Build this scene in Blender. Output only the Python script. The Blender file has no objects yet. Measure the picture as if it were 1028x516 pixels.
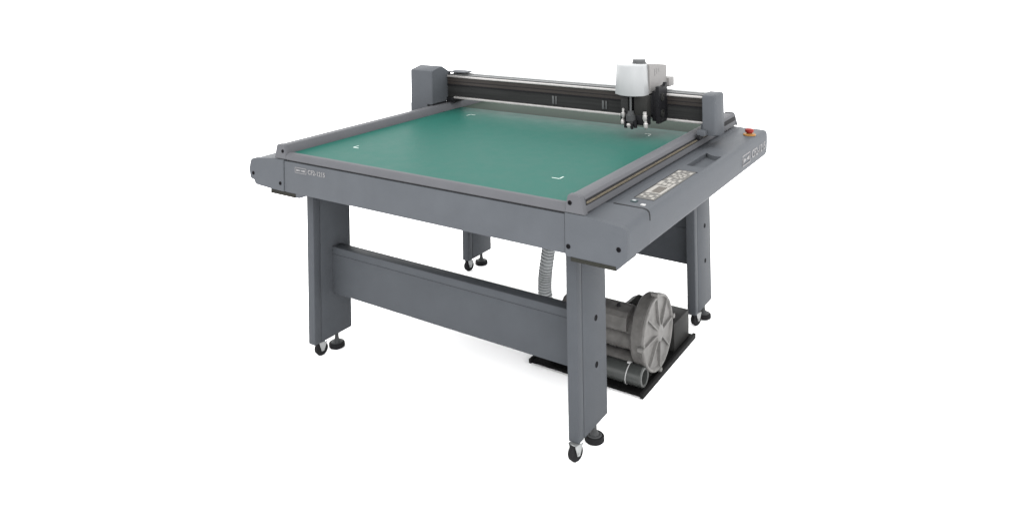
import bpy, bmesh, math, random
from mathutils import Vector, Matrix
random.seed(7)
S = bpy.context.scene
ZO = 0.09                       # floor of the measuring frame was at -0.09

# ---------------------------------------------------------------- camera
cam = bpy.data.cameras.new("camera"); camo = bpy.data.objects.new("camera", cam); S.collection.objects.link(camo)
F_PX, CY = 775.71, -39.45
yaw, pit, rol = 0.5839158, 0.00299573, -0.01603142
cyw, syw = math.cos(yaw), math.sin(yaw)
Fw = Vector((-syw*math.cos(pit), cyw*math.cos(pit), math.sin(pit)))
Rw = Vector((cyw, syw, 0)); Uw = Rw.cross(Fw)
R2 = Rw*math.cos(rol) + Uw*math.sin(rol); U2 = -Rw*math.sin(rol) + Uw*math.cos(rol)
M = Matrix((R2, U2, -Fw)).transposed().to_4x4()
M.translation = Vector((2.80068, -2.36205, 1.728465+ZO))
camo.matrix_world = M
cam.sensor_fit = 'HORIZONTAL'; cam.sensor_width = 36; cam.lens = F_PX/1028*36
cam.shift_x = 0.0; cam.shift_y = -(258-1.1-CY)/1028
cam.clip_start = 0.05; cam.clip_end = 500
S.camera = camo

# ---------------------------------------------------------------- light
W = bpy.data.worlds.new("World"); S.world = W; W.use_nodes = True
bg = W.node_tree.nodes['Background']
bg.inputs[0].default_value = (1, 1, 1, 1); bg.inputs[1].default_value = 3.8
def softbox(name, loc, target, size, power, col=(1, 1, 1)):
    l = bpy.data.lights.new(name, 'AREA'); l.shape = 'RECTANGLE'; l.size, l.size_y = size; l.energy = power; l.color = col
    o = bpy.data.objects.new(name, l); S.collection.objects.link(o)
    o.location = loc
    o.rotation_euler = (Vector(target)-Vector(loc)).to_track_quat('-Z', 'Y').to_euler()
    return o
softbox('key_softbox', (4.3, -3.9, 2.6), (0.8, 0.8, 0.6), (2.6, 2.6), 110)
softbox('top_softbox', (0.2, -0.6, 5.2), (0.7, 0.8, 0.8), (3.2, 3.2), 30)
S.view_settings.view_transform = 'Standard'; S.view_settings.look = 'None'
S.view_settings.exposure = 0; S.view_settings.gamma = 1
S.cycles.max_bounces = 8

# ---------------------------------------------------------------- materials
def mat(name, col, rough=0.5, metal=0.0, spec=0.25, noise=0.0, nscale=60.0, bump=0.0, bscale=900.0, stretch=None, coat=0.0):
    m = bpy.data.materials.new(name); m.use_nodes = True
    nt = m.node_tree; b = nt.nodes['Principled BSDF']
    b.inputs['Base Color'].default_value = (*col, 1); b.inputs['Roughness'].default_value = rough
    b.inputs['Metallic'].default_value = metal; b.inputs['Specular IOR Level'].default_value = spec
    b.inputs['Coat Weight'].default_value = coat
    tc = nt.nodes.new('ShaderNodeTexCoord')
    src = tc.outputs['Object']
    if stretch:
        mp = nt.nodes.new('ShaderNodeMapping'); mp.inputs['Scale'].default_value = stretch
        nt.links.new(src, mp.inputs[0]); src = mp.outputs[0]
    if noise > 0:
        n = nt.nodes.new('ShaderNodeTexNoise'); n.inputs['Scale'].default_value = nscale; n.inputs['Detail'].default_value = 5
        nt.links.new(src, n.inputs['Vector'])
        r = nt.nodes.new('ShaderNodeValToRGB')
        r.color_ramp.elements[0].position = .3; r.color_ramp.elements[1].position = .7
        r.color_ramp.elements[0].color = (*[c*(1-noise) for c in col], 1)
        r.color_ramp.elements[1].color = (*[min(1, c*(1+noise)) for c in col], 1)
        nt.links.new(n.outputs['Fac'], r.inputs['Fac']); nt.links.new(r.outputs['Color'], b.inputs['Base Color'])
        mr = nt.nodes.new('ShaderNodeMapRange'); mr.inputs[3].default_value = max(0, rough-.06); mr.inputs[4].default_value = min(1, rough+.06)
        nt.links.new(n.outputs['Fac'], mr.inputs[0]); nt.links.new(mr.outputs[0], b.inputs['Roughness'])
    if bump > 0:
        n2 = nt.nodes.new('ShaderNodeTexNoise'); n2.inputs['Scale'].default_value = bscale; n2.inputs['Detail'].default_value = 2
        nt.links.new(tc.outputs['Object'], n2.inputs['Vector'])
        bp = nt.nodes.new('ShaderNodeBump'); bp.inputs['Strength'].default_value = bump; bp.inputs['Distance'].default_value = .001
        nt.links.new(n2.outputs['Fac'], bp.inputs['Height']); nt.links.new(bp.outputs[0], b.inputs['Normal'])
    return m
MT = {
 'floor': mat('white_floor', (.98, .98, .98), .9, spec=0),
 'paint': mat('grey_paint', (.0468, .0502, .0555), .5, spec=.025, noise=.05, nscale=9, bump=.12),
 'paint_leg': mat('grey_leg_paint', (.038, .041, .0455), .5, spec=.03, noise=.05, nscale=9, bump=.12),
 'paint_rail': mat('grey_rail_paint', (.0555, .0565, .061), .5, spec=.03, noise=.04, nscale=9, bump=.1),
 'mat': mat('green_mat', (.0105, .0550, .0440), .46, spec=.018, noise=.04, nscale=14, bump=.08, bscale=500),
 'backstrip': mat('grey_bed_strip', (.027, .036, .030), .55, spec=.005, noise=.05, nscale=12),
 'mark': mat('white_mark', (.26, .31, .29), .5, spec=.2),
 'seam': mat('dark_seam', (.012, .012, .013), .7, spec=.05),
 'vent': mat('dark_olive_foam', (.014, .014, .012), .85, spec=.05, noise=.15, nscale=120),
 'black': mat('black_plastic', (.008, .008, .009), .45, spec=.05, noise=.1, nscale=40),
 'charcoal': mat('charcoal_anodised', (.0165, .0168, .0168), .5, spec=.05, noise=.18, nscale=25, stretch=(.15, 4, 6)),
 'brown': mat('bronze_strip', (.0205, .0175, .016), .45, spec=.12, noise=.22, nscale=22, stretch=(.15, 4, 6)),
 'steel': mat('bright_steel', (.27, .26, .255), .4, metal=.5, noise=.1, nscale=50),
 'zinc': mat('zinc_plate', (.20, .205, .205), .4, metal=.6, noise=.1, nscale=60),
 'silver': mat('silver_cover', (.19, .195, .198), .33, spec=.2, metal=.0, noise=.02, nscale=12),
 'putty': mat('light_grey_cover', (.130, .126, .124), .5, spec=.06, noise=.03, nscale=12),
 'knob': mat('grey_knob', (.050, .052, .053), .5, spec=.15, noise=.08, nscale=80),
 'brass': mat('brass_rack', (.105, .090, .066), .4, metal=.3, noise=.25, nscale=90),
 'rubber': mat('black_rubber', (.009, .009, .0095), .7, spec=.04, noise=.15, nscale=70),
 'rubgrey': mat('grey_foot_plate', (.030, .031, .032), .55, spec=.1, noise=.15, nscale=70),
 'alu': mat('cast_aluminium', (.094, .0915, .0885), .55, metal=.15, spec=.15, noise=.16, nscale=30, bump=.25, bscale=300),
 'alu_dark': mat('motor_aluminium', (.068, .0655, .063), .55, metal=.1, spec=.10, noise=.2, nscale=26, bump=.25, bscale=300),
 'pvc': mat('grey_pvc', (.027, .029, .028), .32, spec=.25, noise=.06, nscale=20),
 'pvc_rim': mat('grey_pvc_rim', (.055, .057, .056), .45, spec=.2),
 'tray': mat('black_steel_tray', (.0035, .0035, .0035), .6, spec=.02, noise=.1, nscale=30),
 'trayedge': mat('black_steel_edge', (.008, .008, .008), .6, spec=.03),
 'box': mat('dark_grey_box', (.014, .014, .0135), .55, spec=.05, noise=.1, nscale=25),
 'hose': mat('grey_corrugated_plastic', (.21, .218, .222), .5, spec=.15),
 'white': mat('white_plastic', (.24, .24, .24), .5, spec=.1),
 'membrane': mat('beige_membrane', (.066, .064, .060), .55, spec=.1, noise=.12, nscale=60),
 'key': mat('pale_key', (.165, .158, .146), .5, spec=.1, noise=.1, nscale=90),
 'lcd': mat('brown_lcd', (.050, .044, .037), .4, spec=.1, noise=.15, nscale=120),
 'teal': mat('dark_teal_switch', (.016, .030, .032), .4, spec=.1),
 'letter': mat('pale_lettering', (.118, .116, .118), .6, spec=.1),
 'letter_dim': mat('faint_lettering', (.115, .112, .115), .6, spec=.1),
 'red': mat('red_button', (.125, .011, .008), .45, spec=.08),
 'yellow': mat('amber_ring', (.17, .085, .026), .5, spec=.06),
 'screw': mat('dark_screw', (.0035, .0035, .004), .6, spec=.02),
}

# ---------------------------------------------------------------- mesh helpers
def geo_box(bm, a, b, bev=0.0, seg=2):
    x0, y0, z0 = a; x1, y1, z1 = b
    vs = [bm.verts.new(p) for p in ((x0,y0,z0),(x1,y0,z0),(x1,y1,z0),(x0,y1,z0),(x0,y0,z1),(x1,y0,z1),(x1,y1,z1),(x0,y1,z1))]
    fs = [bm.faces.new([vs[i] for i in f]) for f in ((3,2,1,0),(4,5,6,7),(0,1,5,4),(1,2,6,5),(2,3,7,6),(3,0,4,7))]
    if bev > 0:
        es = list({e for f in fs for e in f.edges})
        bmesh.ops.bevel(bm, geom=es, offset=bev, segments=seg, profile=.5, affect='EDGES', clamp_overlap=True)
def geo_loft(bm, rings, cap=True):
    rv = [[bm.verts.new(p) for p in r] for r in rings]
    n = len(rv[0])
    for a, b in zip(rv[:-1], rv[1:]):
        for i in range(n):
            bm.faces.new((a[i], a[(i+1) % n], b[(i+1) % n], b[i]))
    if cap:
        bm.faces.new(rv[0][::-1]); bm.faces.new(rv[-1])
def geo_prism(bm, prof, axis, lo, hi, bev=0.0):
    def pt(p, t):
        if axis == 'y': return (p[0], t, p[1])
        if axis == 'x': return (t, p[0], p[1])
        return (p[0], p[1], t)
    start = set(bm.faces)
    geo_loft(bm, [[pt(p, lo) for p in prof], [pt(p, hi) for p in prof]])
    if bev > 0:
        fs = [f for f in bm.faces if f not in start]
        es = list({e for f in fs for e in f.edges if e.is_manifold and e.calc_face_angle(0) > .3})
        bmesh.ops.bevel(bm, geom=es, offset=bev, segments=2, profile=.5, affect='EDGES', clamp_overlap=True)
def frame(d):
    d = Vector(d).normalized()
    u = d.orthogonal().normalized() if abs(d.z) > .9 else d.cross(Vector((0, 0, 1))).normalized()
    return d, u, d.cross(u)
def geo_lathe(bm, p, d, prof, seg=32):
    """prof: list of (distance along d, radius)"""
    d, u, v = frame(d); p = Vector(p)
    rings = []
    for t, r in prof:
        r = max(r, 1e-4)
        rings.append([p+d*t+(u*math.cos(2*math.pi*i/seg)+v*math.sin(2*math.pi*i/seg))*r for i in range(seg)])
    geo_loft(bm, rings)
def geo_cyl(bm, p0, p1, r, seg=24, ch=0.0):
    L = (Vector(p1)-Vector(p0)).length
    prof = [(0, r), (L, r)] if ch <= 0 else [(0, r-ch), (ch, r), (L-ch, r), (L, r-ch)]
    geo_lathe(bm, p0, Vector(p1)-Vector(p0), prof, seg)
def geo_ring(bm, p, d, prof, seg=40):
    d, u, v = frame(d); p = Vector(p)
    rv = [[bm.verts.new(p+d*t+(u*math.cos(2*math.pi*i/seg)+v*math.sin(2*math.pi*i/seg))*r) for i in range(seg)] for t, r in prof]
    for k in range(len(rv)):
        a, b = rv[k], rv[(k+1) % len(rv)]
        for i in range(seg): bm.faces.new((a[i], a[(i+1) % seg], b[(i+1) % seg], b[i]))
def geo_pipe(bm, p0, p1, ro, ri, seg=32):
    L = (Vector(p1)-Vector(p0)).length
    d, u, v = frame(Vector(p1)-Vector(p0)); p = Vector(p0)
    pr = [(0.002, ro), (L-.003, ro), (L, ro-.003), (L, ri), (L-.12, ri)]
    geo_lathe(bm, p0, d, pr, seg)
def geo_sweep(bm, path, rad, seg=16, up=Vector((0, 0, 1))):
    rings = []
    for i, p in enumerate(path):
        t = (path[min(i+1, len(path)-1)]-path[max(i-1, 0)]).normalized()
        side = t.cross(Vector((.3, 1, .1))).normalized(); w = t.cross(side)
        r = rad(i) if callable(rad) else rad
        rings.append([p+(side*math.cos(2*math.pi*k/seg)+w*math.sin(2*math.pi*k/seg))*r for k in range(seg)])
    geo_loft(bm, rings)

WL = {}
def obj(name, bm, m, parent=None, smooth=True, mats=None):
    if not isinstance(bm, bmesh.types.BMesh):
        raise TypeError
    bmesh.ops.recalc_face_normals(bm, faces=bm.faces)
    xs = [v.co for v in bm.verts]
    lo = Vector([min(c[i] for c in xs) for i in range(3)]); hi = Vector([max(c[i] for c in xs) for i in range(3)])
    c = (lo+hi)/2
    for v in bm.verts: v.co -= c
    me = bpy.data.meshes.new(name); bm.to_mesh(me); bm.free()
    me.materials.append(MT[m] if isinstance(m, str) else m)
    if smooth:
        for p in me.polygons: p.use_smooth = True
        me.set_sharp_from_angle(angle=math.radians(32))
    o = bpy.data.objects.new(name, me); S.collection.objects.link(o)
    wl = c + Vector((0, 0, ZO)); WL[o.name] = wl
    if parent is not None:
        o.parent = parent; o.location = wl - WL[parent.name]
    else:
        o.location = wl
    return o
def empty(name, loc, label, cat):
    o = bpy.data.objects.new(name, None); S.collection.objects.link(o)
    o.location = loc; o.empty_display_size = .2; WL[o.name] = Vector(loc)
    o['label'] = label; o['category'] = cat
    return o
def B(): return bmesh.new()
def box(name, a, b, m, parent, bev=.003):
    bm = B(); geo_box(bm, a, b, bev); return obj(name, bm, m, parent)
def prism(name, prof, axis, lo, hi, m, parent, bev=0.0):
    bm = B(); geo_prism(bm, prof, axis, lo, hi, bev); return obj(name, bm, m, parent)
def copy_part(o, parent, delta):
    c = o.copy(); S.collection.objects.link(c)
    wl = WL[o.name]+Vector(delta); WL[c.name] = wl
    c.parent = parent; c.location = wl-WL[parent.name]
    return c
def text_mesh(body, size, mtx, m, name, parent, width=None):
    cu = bpy.data.curves.new(name, 'FONT'); cu.body = body; cu.size = size; cu.extrude = .0006; cu.resolution_u = 3
    cu.offset = size*.02
    t = bpy.data.objects.new('tmp_text', cu); S.collection.objects.link(t)
    dg = bpy.context.evaluated_depsgraph_get()
    me = bpy.data.meshes.new_from_object(t.evaluated_get(dg))
    bpy.data.objects.remove(t); bpy.data.curves.remove(cu)
    bm = B(); bm.from_mesh(me); bpy.data.meshes.remove(me)
    if width:
        x0 = min(v.co.x for v in bm.verts); x1 = max(v.co.x for v in bm.verts)
        for v in bm.verts: v.co.x = (v.co.x-x0)*width/(x1-x0)
    bm.transform(mtx)
    return obj(name, bm, m, parent, smooth=False)

# ---------------------------------------------------------------- setting
bm = B(); geo_box(bm, (-90, -60, -.09-.05), (90, 120, -.09))
fl = obj('floor', bm, 'floor', smooth=False); fl['kind'] = 'structure'

# ================================================================ the cutter
cut = empty('flatbed_cutter', (.72, .85, 0), 'large grey flatbed cutting plotter with green mat, standing on four legs with casters', 'cutting machine')

# --- table body
box('table_bed', (-.022, .022, .722), (1.450, 1.700, .8575), 'paint', cut, 0)
box('front_apron', (-.0235, .0, .7075), (1.4435, .0215, .8475), 'paint', cut, .003)
# lip above apron (rounded bar) with a dark shadow gap underneath
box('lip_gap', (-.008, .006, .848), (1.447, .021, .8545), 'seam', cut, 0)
prism('front_lip', [(0.0, .8545), (-.003, .859), (-.003, .868), (.001, .876), (.008, .8820), (.014, .8835), (.0285, .8835), (.0285, .8545)],
      'x', -.0085, 1.4485, 'paint_rail', cut, 0)
mt = box('cutting_mat', (-.0085, .0295, .8585), (1.4485, 1.3150, .8785), 'mat', cut, 0)
box('rear_bed_strip', (-.0085, 1.3170, .8585), (1.4485, 1.6950, .8770), 'backstrip', cut, 0)
def corner_mark(x, y, dx, dy):
    bm = B(); L, w = .034, .0055; z0, z1 = .8786, .8792
    geo_box(bm, (min(x, x+dx*L), y-w/2, z0), (max(x, x+dx*L), y+w/2, z1))
    geo_box(bm, (x-w/2, min(y+dy*(w/2+.0002), y+dy*L), z0), (x+w/2, max(y+dy*(w/2+.0002), y+dy*L), z1))
    obj('corner_mark', bm, 'mark', mt, smooth=False)
corner_mark(.178, 1.155, 1, -1); corner_mark(1.264, 1.180, -1, -1); corner_mark(.165, .250, 1, 1); corner_mark(1.264, .277, -1, 1)

# --- left side housing with stepped end cap
PL = [(-.0260, .706), (-.0260, .8525), (-.085, .8515), (-.235, .8345), (-.254, .828), (-.262, .806), (-.268, .781), (-.263, .755), (-.257, .737), (-.232, .731), (-.226, .717), (-.214, .712), (-.124, .7075)]
def inset(pr, d):
    cx = sum(p[0] for p in pr)/len(pr); cz = sum(p[1] for p in pr)/len(pr)
    sx = max(abs(p[0]-cx) for p in pr); sz = max(abs(p[1]-cz) for p in pr)
    return [(cx+(p[0]-cx)*(1-d/sx), cz+(p[1]-cz)*(1-d/sz)) for p in pr]
bm = B(); q = inset(PL, .003)
geo_loft(bm, [[(p[0], .0205, p[1]) for p in q], [(p[0], 1.66, p[1]) for p in q], [(p[0], 1.70, p[1]) for p in inset(PL, .02)]])
obj('side_housing', bm, 'paint', cut)
def screw(p, parent, r=.0085):
    bm = B(); geo_lathe(bm, p, (0, -1, 0), [(-.004, r), (.0015, r), (.003, r*.75), (.003, r*.4), (.0012, r*.35)], 16)
    obj('screw', bm, 'screw', parent)
bm = B(); geo_loft(bm, [[(p[0], -.0030, p[1]) for p in inset(PL, .003)], [(p[0], .0005, p[1]) for p in PL], [(p[0], .0200, p[1]) for p in PL]])
capl = obj('end_cap', bm, 'paint', cut)
screw((-.237, -.003, .764), capl); screw((-.048, -.003, .742), capl)
bm = B(); geo_prism(bm, [(-.020, .7070), (.128, .7070), (.105, .7035), (.088, .695), (.070, .689), (.0475, .689), (.0475, .7045), (-.020, .7045)], 'y', .004, .10)
obj('apron_bracket', bm, 'paint', cut)
box('foam_strip', (-.121, .003, .687), (.0465, .16, .7050), 'vent', cut, 0)

# --- right side: front cap, ledge, control housing
PRc = [(1.4465, .7035), (1.4465, .8525), (1.5240, .8525), (1.656, .8385), (1.669, .8360), (1.6785, .8310), (1.6835, .8240), (1.6855, .8120), (1.6855, .7900), (1.684, .755), (1.680, .725), (1.6465, .6935), (1.610, .6975)]
bm = B(); geo_loft(bm, [[(p[0], -.0030, p[1]) for p in inset(PRc, .0010)], [(p[0], -.0012, p[1]) for p in inset(PRc, -.0015)], [(p[0], .0204, p[1]) for p in inset(PRc, -.0015)]])
capr = obj('end_cap', bm, 'paint', cut)
screw((1.653, -.003, .762), capr); screw((1.459, -.003, .737), capr)
box('foam_strip', (1.468, -.0045, .6885), (1.6420, .16, .7025), 'vent', cut, 0)
PB = PRc
PC = [(1.5545, .7100), (1.5545, .8560), (1.5600, .8580), (1.673, .8565), (1.684, .8535), (1.6900, .847), (1.6925, .836), (1.6932, .820), (1.6925, .790), (1.690, .742), (1.686, .732), (1.655, .7040), (1.600, .7065)]
PB2 = [(1.4525, .7065), (1.4525, .8505), (1.5560, .8570)]+PC[3:]
bm = B(); geo_loft(bm, [[(p[0], .0205, p[1]) for p in PB], [(p[0], .1699, p[1]) for p in PB2]])
obj('corner_housing', bm, 'paint', cut)
box('side_ledge', (1.4525, .1702, .730), (1.5525, 1.700, .8500), 'paint', cut, .002)
bm = B(); qc = [[(p[0], y, p[1]) for p in inset(PC, d)] for y, d in ((.1700, .0), (1.640, .0), (1.668, .004), (1.686, .012), (1.694, .026))]
geo_loft(bm, qc)
hous = obj('control_housing', bm, 'paint', cut)
# open pocket sunk in the housing top
bm = B(); prof = [(1.590, .794), (1.594, .790), (1.668, .790), (1.672, .794), (1.672, 1.015), (1.655, 1.008), (1.630, 1.012), (1.608, 1.028), (1.590, 1.048)]
geo_loft(bm, [[(p[0]*.97+1.632*.03, p[1]*.97+.915*.03, .838) for p in prof], [(p[0], p[1], .90) for p in prof]])
cutter = obj('pocket_cut', bm, 'paint')
md = hous.modifiers.new('pocket', 'BOOLEAN'); md.object = cutter; md.operation = 'DIFFERENCE'; md.solver = 'EXACT'
bpy.context.view_layer.update()
dg = bpy.context.evaluated_depsgraph_get()
me = bpy.data.meshes.new_from_object(hous.evaluated_get(dg)); hous.modifiers.clear(); hous.data = me; me.name = 'control_housing'
for p in me.polygons: p.use_smooth = True
me.set_sharp_from_angle(angle=math.radians(32))
bpy.data.objects.remove(cutter)
bm = B(); _o = [(1.5530, .8585), (1.673, .8572), (1.6845, .8542), (1.6907, .8474), (1.6932, .8362), (1.6938, .8180)]; geo_prism(bm, _o+[(1.6890, .8180), (1.6850, .8430), (1.673, .8530), (1.5530, .8540)], 'y', .1655, .1728); obj('housing_seam', bm, 'seam', cut)

# control panel
PX, PY = (lambda x: x+.018), (lambda y: .268+(y-.26)*.925)
def pbox(bm, x0, y0, x1, y1, z0, z1): geo_box(bm, (PX(x0), PY(y0), z0), (PX(x1), PY(y1), z1))
bm = B(); pbox(bm, 1.5745, .2600, 1.6480, .7300, .8560, .8592); cp = obj('control_panel', bm, 'membrane', cut)
bm = B(); pbox(bm, 1.5700, .2560, 1.5730, .7360, .8560, .8588); pbox(bm, 1.5732, .7310, 1.6530, .7360, .8560, .8588); obj('panel_border', bm, 'seam', cp)
bm = B(); pbox(bm, 1.5990, .3600, 1.6310, .4420, .8593, .8603); obj('screen', bm, 'lcd', cp)
def key(x, y, w, h, m='key'):
    bm = B(); pbox(bm, x-w/2, y-h/2, x+w/2, y+h/2, .8593, .8606); obj('key', bm, m, cp)
bm = B()
for a in ((1.5800, .3400, 1.5970, .4600), (1.6330, .3380, 1.6440, .4520), (1.5972, .4450, 1.6328, .4560), (1.5972, .3460, 1.6328, .3570)):
    pbox(bm, *a, .8593, .8600)
obj('screen_frame', bm, 'key', cp)
for x, y, w, h in ((1.585, .300, .010, .022), (1.602, .285, .011, .018), (1.621, .300, .014, .024), (1.638, .275, .010, .022), (1.640, .315, .008, .012), (1.600, .320, .014, .010),
                   (1.584, .500, .016, .055), (1.604, .486, .016, .030), (1.606, .535, .014, .030), (1.624, .482, .014, .034), (1.624, .528, .014, .030), (1.640, .480, .010, .055),
                   (1.592, .570, .016, .034), (1.618, .560, .010, .012), (1.640, .560, .010, .030), (1.640, .690, .012, .028), (1.585, .700, .014, .030), (1.585, .640, .010, .030), (1.606, .712, .012, .014)):
    key(x, y, w, h)
for k in range(8):
    a = k*math.pi/4
    bm = B(); geo_cyl(bm, (PX(1.6155+.0185*math.cos(a)), PY(.632+.036*math.sin(a)), .8593), (PX(1.6155+.0185*math.cos(a)), PY(.632+.036*math.sin(a)), .8606), .0066, 12)
    obj('key', bm, 'key', cp)
key(1.6155, .632, .014, .018)
sw = box('power_switch', (1.5960, .2150, .8550), (1.6190, .2360, .8610), 'teal', cut, .001)
box('switch_face', (1.6010, .2200, .8611), (1.6140, .2310, .8618), 'hose', sw, 0)
box('indicator_lamp', (1.6450, .1930, .8550), (1.6620, .2080, .8605), 'white', cut, .001)

# emergency stop
bm = B(); geo_lathe(bm, (1.652, 1.497, .8570), (0, 0, 1), [(0, .031), (.004, .031), (.007, .028), (.007, .015), (.010, .015)], 32)
es = obj('emergency_stop', bm, 'yellow', cut)
bm = B(); geo_lathe(bm, (1.652, 1.497, .8635), (0, 0, 1), [(0, .013), (.008, .014), (.0085, .0195), (.016, .0215), (.022, .020), (.0255, .014), (.0265, .003)], 32)
obj('button', bm, 'red', es)

# lettering (front apron and right side)
mf = Matrix(((1, 0, 0, .134), (0, 0, 1, -.0012), (0, 1, 0, .8080), (0, 0, 0, 1)))
mf = Matrix.Translation((.134, -.0008, .8075)) @ Matrix.Rotation(math.pi/2, 4, 'X')
def logo(name, mtx, w, h, m, mm, parent):
    bm = B(); t = h*.10
    for a, b in (((0, 0), (w, t)), ((0, h-t), (w, h)), ((0, t), (t, h-t)), ((w-t, t), (w, h-t))):
        geo_box(bm, (*a, -.0005), (*b, .0007))
    o = obj_from(bm, mtx, name, m, parent)
    bm = B(); c = h*.5
    for s in (1, -1):
        pr = [(w*.5+s*w*.03, c-h*.06), (w*.5+s*w*.36, c-h*.20), (w*.5+s*w*.40, c), (w*.5+s*w*.36, c+h*.20), (w*.5+s*w*.03, c+h*.06)]
        geo_prism(bm, pr if s > 0 else pr[::-1], 'z', -.0005, .0007)
    obj_from(bm, mtx, name+'_emblem', mm, parent)
def obj_from(bm, mtx, name, m, parent):
    bm.transform(mtx); return obj(name, bm, m, parent, smooth=False)
text_mesh('CF2-1215', .028, mf, 'letter', 'lettering', cut, .108)
logo('badge', Matrix.Translation((.050, -.0008, .8040)) @ Matrix.Rotation(math.pi/2, 4, 'X'), .074, .025, 'letter_dim', 'letter', cut)
rs = Matrix(((0, 0, 1, 0), (1, 0, 0, 0), (0, 1, 0, 0), (0, 0, 0, 1)))       # local x -> +Y, y -> +Z, z -> +X
text_mesh('CF2-1215', .052, Matrix.Translation((1.6932, 1.392, .7690)) @ rs, 'letter', 'lettering', cut, .235)
logo('badge', Matrix.Translation((1.6932, 1.245, .7600)) @ rs, .120, .050, 'letter_dim', 'letter', cut)

# --- rails
def rail(mir):
    f = (lambda x: x) if not mir else (lambda x: 1.44-x)
    pr = [(1.4495, .8585), (1.4500, .8830), (1.4590, .9080), (1.4640, .9155), (1.4700, .9170), (1.5020, .9170), (1.5090, .9140), (1.5160, .9000), (1.5215, .8580)]
    q = [(f(x), z) for x, z in pr]
    if mir: q = q[::-1]
    r = prism('side_rail', q, 'y', .0225, 1.700, 'paint_rail', cut)
    pe = [(1.4460, .8545), (1.4500, .8850), (1.4580, .9150), (1.4640, .9195), (1.5010, .9195), (1.5085, .9160), (1.5150, .8950), (1.5250, .8545)]
    e = [(f(x), z) for x, z in pe]
    if mir: e = e[::-1]
    bm = B(); geo_loft(bm, [[(p[0], -.0035, p[1]) for p in inset(e, .003)], [(p[0], .0005, p[1]) for p in e], [(p[0], .0220, p[1]) for p in e]])
    o = obj('rail_end', bm, 'paint_rail', r); screw((f(1.468), -.0035, .891), o, .008)
    bm = B(); geo_loft(bm, [[(p[0], 1.7005, p[1]) for p in e], [(p[0], 1.720, p[1]) for p in e]])
    obj('rail_end', bm, 'paint_rail', r)
    return r, f
rr, _ = rail(False)
rl, _ = rail(True)
bm = B(); geo_box(bm, (1.5060, .024, .8820), (1.5190, 1.695, .9020)); obj('rack_channel', bm, 'seam', rr)
bm = B(); geo_box(bm, (1.5150, .024, .8885), (1.5225, 1.320, .8955))
y = .03
while y < 1.31:
    geo_box(bm, (1.5226, y, .8890), (1.5240, y+.004, .8950)); y += .009
obj('rack', bm, 'brass', rr)

# --- gantry
ga = box('gantry_beam', (-.0500, 1.2400, .9480), (1.545, 1.3300, 1.0780), 'charcoal', cut, .002)
bm = B(); geo_box(bm, (-.048, 1.2375, 1.0260), (1.540, 1.2398, 1.0640)); obj('bronze_band', bm, 'brown', ga)
bm = B(); geo_box(bm, (-.048, 1.2360, 1.0420), (1.540, 1.2373, 1.0450)); geo_box(bm, (-.048, 1.2345, 1.0190), (1.540, 1.2398, 1.0250)); obj('groove', bm, 'black', ga)
bm = B(); geo_box(bm, (-.048, 1.2300, 1.0665), (1.540, 1.2398, 1.0775), .002); obj('guide_rail', bm, 'steel', ga)
bm = B(); geo_box(bm, (.004, 1.2260, .9440), (1.540, 1.2398, .9560), .002); obj('guide_rail', bm, 'steel', ga)
bm = B(); geo_box(bm, (-.048, 1.2480, 1.0782), (1.540, 1.2860, 1.0815), .001); obj('cable_strip', bm, 'knob', ga)
bm = B(); geo_box(bm, (-.048, 1.2920, 1.0782), (1.540, 1.3280, 1.0870), .003); obj('top_rail', bm, 'zinc', ga)
for x0 in (.668, .968):
    bm = B(); geo_box(bm, (x0, 1.2360, .9680), (x0+.012, 1.2398, 1.0120), .001); geo_box(bm, (x0+.020, 1.2360, .9680), (x0+.028, 1.2398, 1.0120), .001)
    obj('stop_plate', bm, 'knob', ga)
# left bracket
box('beam_end_shade', (-.0490, 1.2290, .9236), (.003, 1.3280, .9476), 'black', ga, .001)  # black block painted in for the shadow below the beam's left end
box('beam_gap_shade', (-.0560, 1.2275, .9180), (.003, 1.3300, .9232), 'black', ga, .001)  # black slab, shade between beam and rail put in as colour
SP = [(1.0980, .9235), (1.0980, 1.1110), (1.1000, 1.1150), (1.1100, 1.1195), (1.1780, 1.1340), (1.1930, 1.1340), (1.2700, 1.0920), (1.2760, 1.0850), (1.2760, .9235)]
bm = B(); geo_loft(bm, [[(x, p[0], p[1]) for p in inset(SP, d)] for x, d in ((-.2140, .005), (-.2080, .0), (-.0560, .0), (-.0510, .004))])
geo_box(bm, (-.2140, 1.0980, .8560), (-.0900, 1.2760, .9234))
bl = obj('gantry_bracket', bm, 'paint', cut)
prism('bracket_wing', [(-.0500, 1.2500), (.055, 1.2600), (.072, 1.2720), (.072, 1.3320), (-.0500, 1.3320)], 'z', 1.0920, 1.0980, 'paint', bl, .001)
box('wing_support', (-.0490, 1.2900, 1.0872), (.030, 1.3300, 1.0918), 'paint', bl, .001)
box('bracket_foot_and_gap_shade', (-.0895, 1.1000, .9180), (-.0480, 1.2270, .9232), 'black', bl, .001)  # black strip standing for the shaded gap between bracket and rail
# right bracket
SP = [(1.1500, .9120), (1.1500, 1.0860), (1.1560, 1.0960), (1.1700, 1.1000), (1.2600, 1.1020), (1.2820, 1.0980), (1.2900, 1.0880), (1.2900, .8950), (1.2300, .8950)]
bm = B(); geo_loft(bm, [[(x, p[0], p[1]) for p in inset(SP, d)] for x, d in ((1.5350, .003), (1.5390, .0), (1.5850, .0), (1.5930, .003), (1.5970, .010))])
br = obj('gantry_bracket', bm, 'paint', cut)
box('bracket_foot_and_gap_shade', (1.5080, 1.2000, .9190), (1.5345, 1.2850, .9500), 'paint', br, .002)
box('wiper_block', (1.5240, 1.1050, .9150), (1.5600, 1.1490, .9400), 'paint', br, .002)
box('pinion_cover', (1.5260, 1.0980, .8950), (1.5400, 1.1490, .9190), 'black', br, .002)

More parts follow.
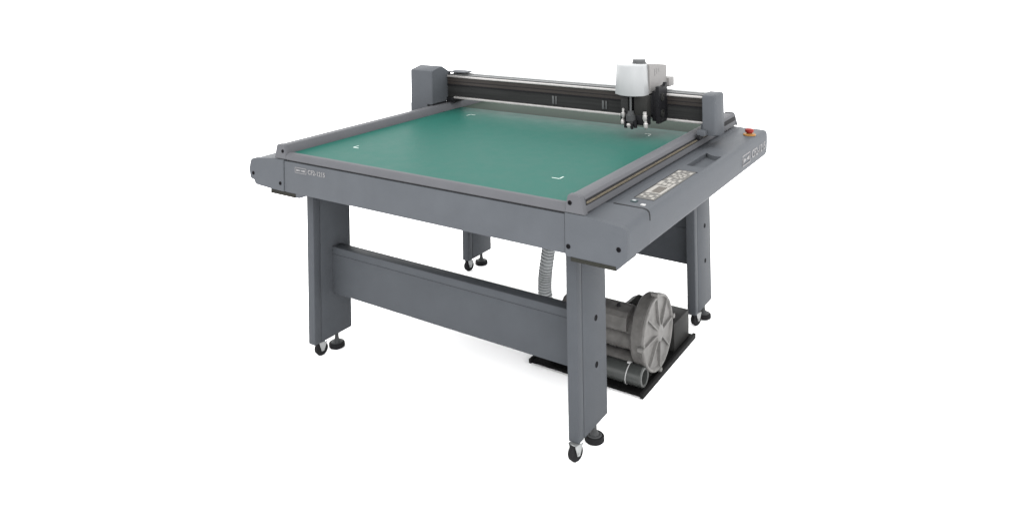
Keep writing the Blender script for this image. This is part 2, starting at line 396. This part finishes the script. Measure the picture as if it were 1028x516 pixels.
# --- cutting head
hd = box('cutting_head', (1.1450, 1.1300, .9850), (1.2950, 1.2330, 1.0800), 'black', cut, .004)
def headprof(sc=1.0, dy=0.0):
    P = []
    cx = 1.1985
    for i in range(17):
        t = -1+2*i/16
        P.append((cx+t*.067*sc, 1.048+dy+.032*t*t))
    P += [(cx+.0735*sc, 1.084+dy), (cx+.0762*sc, 1.098+dy), (cx+.0762*sc, 1.128), (cx-.0762*sc, 1.128), (cx-.0762*sc, 1.098+dy), (cx-.0735*sc, 1.084+dy)]
    return P
bm = B()
rings = []
for z, sc, dy in ((1.0820, 1.035, -.003), (1.0850, 1.045, -.004), (1.150, 1.015, -.001), (1.2190, .985, .001), (1.2265, .965, .005), (1.2310, .925, .013)):
    rings.append([(x, y, z) for x, y in headprof(sc, dy)])
geo_loft(bm, rings); obj('front_shell', bm, 'silver', hd)
bm = B(); geo_prism(bm, [(1.1290, 1.0880), (1.1290, 1.2275), (1.1330, 1.2305), (1.3380, 1.2060), (1.3430, 1.2010), (1.3430, 1.1160), (1.2500, 1.1080), (1.2000, 1.0840)][::-1], 'x', 1.1230, 1.2830, .003)
rc = obj('rear_cover', bm, 'putty', hd)
for k in range(3):
    bm = B(); geo_box(bm, (1.2832, 1.190+.025*k, 1.165+.008*k), (1.2838, 1.192+.025*k, 1.2000)); obj('vent_slot', bm, 'knob', rc)
bm = B(); geo_box(bm, (1.1600, 1.3435, 1.0900), (1.2950, 1.4150, 1.1370), .003)
obj('rear_bracket', bm, 'putty', hd)
bm = B(); geo_lathe(bm, (1.220, 1.150, 1.2225), (0, 0, 1), [(0, .036), (.010, .036), (.0105, .033), (.024, .0325), (.027, .030), (.0275, .010)], 40)
obj('knob', bm, 'knob', hd)
bm = B(); geo_prism(bm, [(1.1300, .9460), (1.2370, .9460), (1.2370, 1.1330), (1.2250, 1.1330), (1.2100, 1.1180), (1.1750, 1.1160), (1.1500, 1.1240), (1.1300, 1.1220)], 'x', 1.3120, 1.3280, .003)
sp = obj('side_plate', bm, 'black', hd)
for z in (1.068, .990):
    bm = B(); geo_lathe(bm, (1.3281, 1.172, z), (1, 0, 0), [(0, .019), (.004, .019), (.005, .017), (.005, .013), (.003, .012), (.003, .006), (.006, .005)], 28)
    obj('bolt', bm, 'box', hd)
box('carriage_block', (1.2905, 1.1350, .9550), (1.3115, 1.2360, 1.0980), 'black', hd, .002)
# tool carriages under the shell
bm = B(); geo_box(bm, (1.1500, 1.0780, .9800), (1.1900, 1.1290, 1.0830), .004); obj('tool_block', bm, 'charcoal', hd)
bm = B(); geo_box(bm, (1.2220, 1.0750, .9800), (1.2900, 1.1290, 1.0830), .004); obj('tool_block', bm, 'box', hd)
bm = B(); geo_cyl(bm, (1.2080, 1.070, .990), (1.2080, 1.070, 1.083), .0055, 16); obj('guide_rod', bm, 'knob', hd)
bm = B(); geo_lathe(bm, (1.2080, 1.070, .928), (0, 0, 1), [(0, .004), (.008, .008), (.010, .016), (.030, .018), (.032, .024), (.060, .024), (.064, .018), (.080, .014)], 24)
obj('tool_holder', bm, 'rubgrey', hd)
def small(p, prof, m, name):
    bm = B(); geo_lathe(bm, p, (0, 0, 1), prof, 16); obj(name, bm, m, hd)
small((1.1690, 1.068, .972), [(0, .006), (.012, .010), (.024, .010), (.026, .006), (.045, .006)], 'steel', 'tool_clamp')
small((1.1690, 1.060, .940), [(0, .003), (.006, .009), (.020, .009), (.024, .005), (.030, .005)], 'steel', 'tool_clamp')
small((1.2850, 1.060, .966), [(0, .007), (.014, .011), (.028, .011), (.030, .009), (.045, .009)], 'steel', 'tool_clamp')
small((1.2900, 1.058, .930), [(0, .004), (.008, .010), (.026, .011), (.030, .007), (.038, .007)], 'steel', 'tool_clamp')
small((1.2080, 1.044, .932), [(0, .006), (.010, .011), (.016, .011), (.020, .006)], 'steel', 'tool_clamp')
bm = B(); geo_box(bm, (1.1500, 1.074, .945), (1.1860, 1.120, .9990), .003); geo_box(bm, (1.2290, 1.074, .942), (1.2900, 1.120, .9890), .003); geo_box(bm, (1.1865, 1.085, .940), (1.2285, 1.115, .9700), .003)
obj('blade_carriage', bm, 'black', hd)
bm = B(); geo_cyl(bm, (1.181, 1.068, .925), (1.181, 1.068, .960), .008, 14); obj('blade_holder', bm, 'black', hd); bm = B(); geo_cyl(bm, (1.234, 1.064, .930), (1.232, 1.064, .965), .009, 14); obj('blade_holder', bm, 'black', hd); bm = B(); geo_cyl(bm, (1.222, 1.050, .926), (1.222, 1.050, .950), .007, 14)
obj('blade_holder', bm, 'black', hd)

# --- legs
def make_leg():
    bm = B()
    geo_box(bm, (0, .107, -.024), (.044, .1480, .7215), .004)
    geo_box(bm, (.0, .1498, -.024), (.044, .341, .7215), .004)
    geo_box(bm, (.003, .140, -.020), (.041, .160, .720))
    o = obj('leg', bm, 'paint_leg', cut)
    # caster
    ax = Vector((math.cos(math.radians(-16)), math.sin(math.radians(-16)), 0)); c = Vector((.026, .112, -.0585)); n = Vector((-ax.y, ax.x, 0))
    bm = B(); geo_lathe(bm, c-ax*.012, ax, [(0, .016), (.0005, .028), (.004, .0312), (.020, .0312), (.0235, .028), (.024, .016)], 32)
    obj('caster_wheel', bm, 'rubber', o)
    bm = B()
    for s in (1, -1):
        pl = [c+ax*(s*.0165)+n*a+Vector((0, 0, b)) for a, b in ((-.006, -.007), (.006, -.007), (.022, .0335), (-.018, .0335))]
        q2 = [p+ax*(s*.002) for p in pl]
        geo_loft(bm, [pl, q2])
    geo_cyl(bm, c-ax*.020, c+ax*.020, .005, 12)
    geo_cyl(bm, c+Vector((0, 0, .0318)), c+Vector((0, 0, .0345)), .018, 20)
    obj('caster_fork', bm, 'zinc', o)
    # levelling foot
    p = (.029, .2560, -.0898)
    bm = B(); geo_lathe(bm, p, (0, 0, 1), [(0, .034), (.003, .0375), (.018, .0375), (.022, .034), (.0225, .030)], 36)
    obj('levelling_foot', bm, 'rubber', o)
    bm = B(); geo_lathe(bm, (p[0], p[1], p[2]+.0226), (0, 0, 1), [(0, .028), (.003, .025), (.0035, .018), (.016, .011), (.022, .0095), (.048, .0085)], 28)
    obj('foot_stem', bm, 'rubgrey', o)
    return o
leg0 = make_leg()
legs = [leg0]
for dx, dy in ((1.3835, 0), (0, 1.186), (1.3850, 1.201)):
    c = copy_part(leg0, cut, (dx, dy, 0))
    for ch in list(leg0.children):
        k = copy_part(ch, c, (dx, dy, 0))
    legs.append(c)
for lg, d in ((legs[0], .048), (legs[2], .022), (legs[3], .045)):          # casters swivel freely
    for ch in lg.children:
        if ch.name.startswith('caster'): ch.location.y += d
for lg, x0, y0 in ((legs[1], 1.4276, .2550), (legs[3], 1.4291, 1.4550)):
    for z in (.380, .203):
        bm = B(); geo_lathe(bm, (x0, y0, z), (1, 0, 0), [(0, .0115), (.0010, .0115), (.0012, .009), (.0003, .0085)], 16)
        obj('bolt', bm, 'screw', lg)
def beam(y0, top=.4010):
    bm = B()
    geo_box(bm, (.0445, y0, .1820), (1.3830, y0+.0600, .3670), .003)
    geo_box(bm, (.0445, y0+.0002, .3695), (1.3830, y0+.0600, top), .003)
    geo_box(bm, (.0450, y0+.003, .355), (1.3825, y0+.056, .385))
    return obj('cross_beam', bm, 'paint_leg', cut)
beam(.2200); beam(1.4080, .600)

# ================================================================ vacuum blower
vb = empty('vacuum_blower', (1.21, .85, 0), 'ribbed cast metal vacuum blower on a black tray under the green topped table', 'blower')
tr = box('tray', (.912, .604, -.0820), (1.4450, 1.218, -.0700), 'tray', vb, .001)
for x0, x1, zt in ((1.4455, 1.4600, -.0630), (.8990, .9115, -.0660)):
    bm = B(); geo_box(bm, (x0, .600, -.0860), (x1, 1.220, zt), .002); obj('tray_edge', bm, 'trayedge', tr)
for x in (.97, 1.40):
    for y in (.66, 1.15):
        bm = B(); geo_cyl(bm, (x, y, -.0899), (x, y, -.0821), .015, 16); obj('tray_pad', bm, 'rubber', tr)
by, bz, brd = .800, .108, .160
bm = B(); geo_lathe(bm, (1.378, by, bz), (1, 0, 0), [(0, .125), (.003, .150), (.010, .156), (.046, .158), (.050, .160), (.058, .160), (.060, .158)], 64)
dr = obj('blower_housing', bm, 'alu_dark', vb)
bm = B(); geo_lathe(bm, (1.4385, by, bz), (1, 0, 0), [(0, .161), (.009, .161), (.012, .158), (.012, .150), (.003, .145), (.004, .055), (.012, .038), (.019, .033), (.021, .027), (.021, .004)], 64)
cv = obj('blower_cover', bm, 'alu', vb)
bm = B()
for k in range(8):
    a = k*math.pi/4+.06; ca, sa = math.cos(a), math.sin(a); w = .0045
    pts = [(.028, -w), (.149, -w), (.149, w), (.028, w)]
    ring0 = [(1.4405, by+r*ca-t*sa, bz+r*sa+t*ca) for r, t in pts]
    ring1 = [(1.4575 if r < .1 else 1.4510, by+r*ca-t*sa*.7, bz+r*sa+t*ca*.7) for r, t in pts]
    geo_loft(bm, [ring0, ring1])
obj('cooling_rib', bm, 'alu', cv)
for k in range(8):
    a = k*math.pi/4+.06; p = Vector((1.424, by+.166*math.cos(a), bz+.166*math.sin(a)))
    if p.z < -.058 or k % 2: continue
    bm = B(); geo_cyl(bm, p, p+Vector((.032, 0, 0)), .011, 14, .002); obj('bolt_lug', bm, 'alu', cv)
# motor with fins
bm = B(); prof = [(0, .070), (.006, .080)]
t = .012
while t < .32:
    prof += [(t, .082), (t+.006, .082), (t+.0065, .077), (t+.0125, .077)]; t += .013
prof += [(.336, .084), (.352, .084), (.356, .070)]
geo_lathe(bm, (1.014, .775, .125), (1, 0, 0), prof, 40)
mo = obj('motor', bm, 'alu_dark', vb)
bm = B(); geo_prism(bm, [(.682, .132), (.680, .150), (.684, .190), (.702, .207), (.740, .213), (.770, .209), (.770, .132)], 'x', 1.030, 1.3500, .007); obj('motor_cowl', bm, 'alu_dark', mo)
bm = B(); geo_prism(bm, [(1.22, .130), (1.360, .130), (1.372, .148), (1.350, .1720), (1.285, .1800), (1.255, .164)], 'y', .865, .960, .004); obj('terminal_box', bm, 'box', mo)
for x, y, z, r in ((1.215, .730, .2100, .013), (1.290, .735, .2100, .009)):
    bm = B(); geo_cyl(bm, (x, y, z), (x, y, z+.013), r, 14, .002); obj('motor_cap', bm, 'black', mo)
# silencers
bm = B(); geo_cyl(bm, (.990, .715, -.012), (1.378, .715, -.012), .050, 32, .006); obj('silencer', bm, 'alu_dark', vb)
bm = B(); geo_cyl(bm, (1.000, .715, .090), (1.378, .715, .090), .041, 32, .006); obj('silencer', bm, 'alu_dark', vb)
PYc, PZc = .661, -.0262
bm = B(); geo_pipe(bm, (.980, PYc, PZc), (1.440, PYc, PZc), .0430, .0300, 40); pp = obj('exhaust_pipe', bm, 'pvc', vb)
bm = B(); geo_ring(bm, (1.4402, PYc, PZc), (1, 0, 0), [(0, .0405), (.002, .0395), (.002, .0305), (0, .0302)]); obj('pipe_rim', bm, 'pvc_rim', pp)
bm = B()
path = []
for i in range(33):
    a = math.radians(-120+300*i/32); path.append(Vector((1.372+.006*math.sin(a), PYc-.0445*math.cos(a), PZc+.0445*math.sin(a))))
geo_sweep(bm, path, .0022, 8)
obj('cable_tie', bm, 'white', pp)
box('tie_head', (1.366, PYc-.010, PZc+.0430), (1.378, PYc+.002, PZc+.0510), 'white', pp, .001)
# control box
cb = box('control_box', (1.150, 1.010, -.0695), (1.4350, 1.195, .0560), 'box', vb, .002)
bm = B(); geo_prism(bm, [(1.360, .740), (1.425, .740), (1.425, .860), (1.360, .860)], 'z', -.0699, -.040); obj('mounting_foot', bm, 'box', vb)

# ================================================================ hose
ctrl = [Vector(p) for p in ((1.000, .650, .7205), (.997, .650, .60), (.990, .650, .47), (.979, .650, .40), (.967, .650, .33), (.962, .650, .28), (.962, .652, .22), (.985, .660, .13), (1.030, .690, .07), (1.060, .73, .045))]
def cr(P, t):
    n = len(P)-1; i = min(int(t*n), n-1); u = t*n-i
    p0, p1, p2, p3 = P[max(i-1, 0)], P[i], P[i+1], P[min(i+2, n)]
    return .5*((2*p1)+(p2-p0)*u+(2*p0-5*p1+4*p2-p3)*u*u+(3*p1-p0-3*p2+p3)*u**3)
N = 480
path = [cr(ctrl, i/N) for i in range(N+1)]
bm = B(); geo_sweep(bm, path, lambda i: .0275+.0040*max(-1, min(1, 2.2*math.cos(i*2*math.pi/12))), 20)
ho = obj('corrugated_hose', bm, 'hose')
ho['label'] = 'grey corrugated suction hose hanging from the table underside behind the cross beam'; ho['category'] = 'hose'
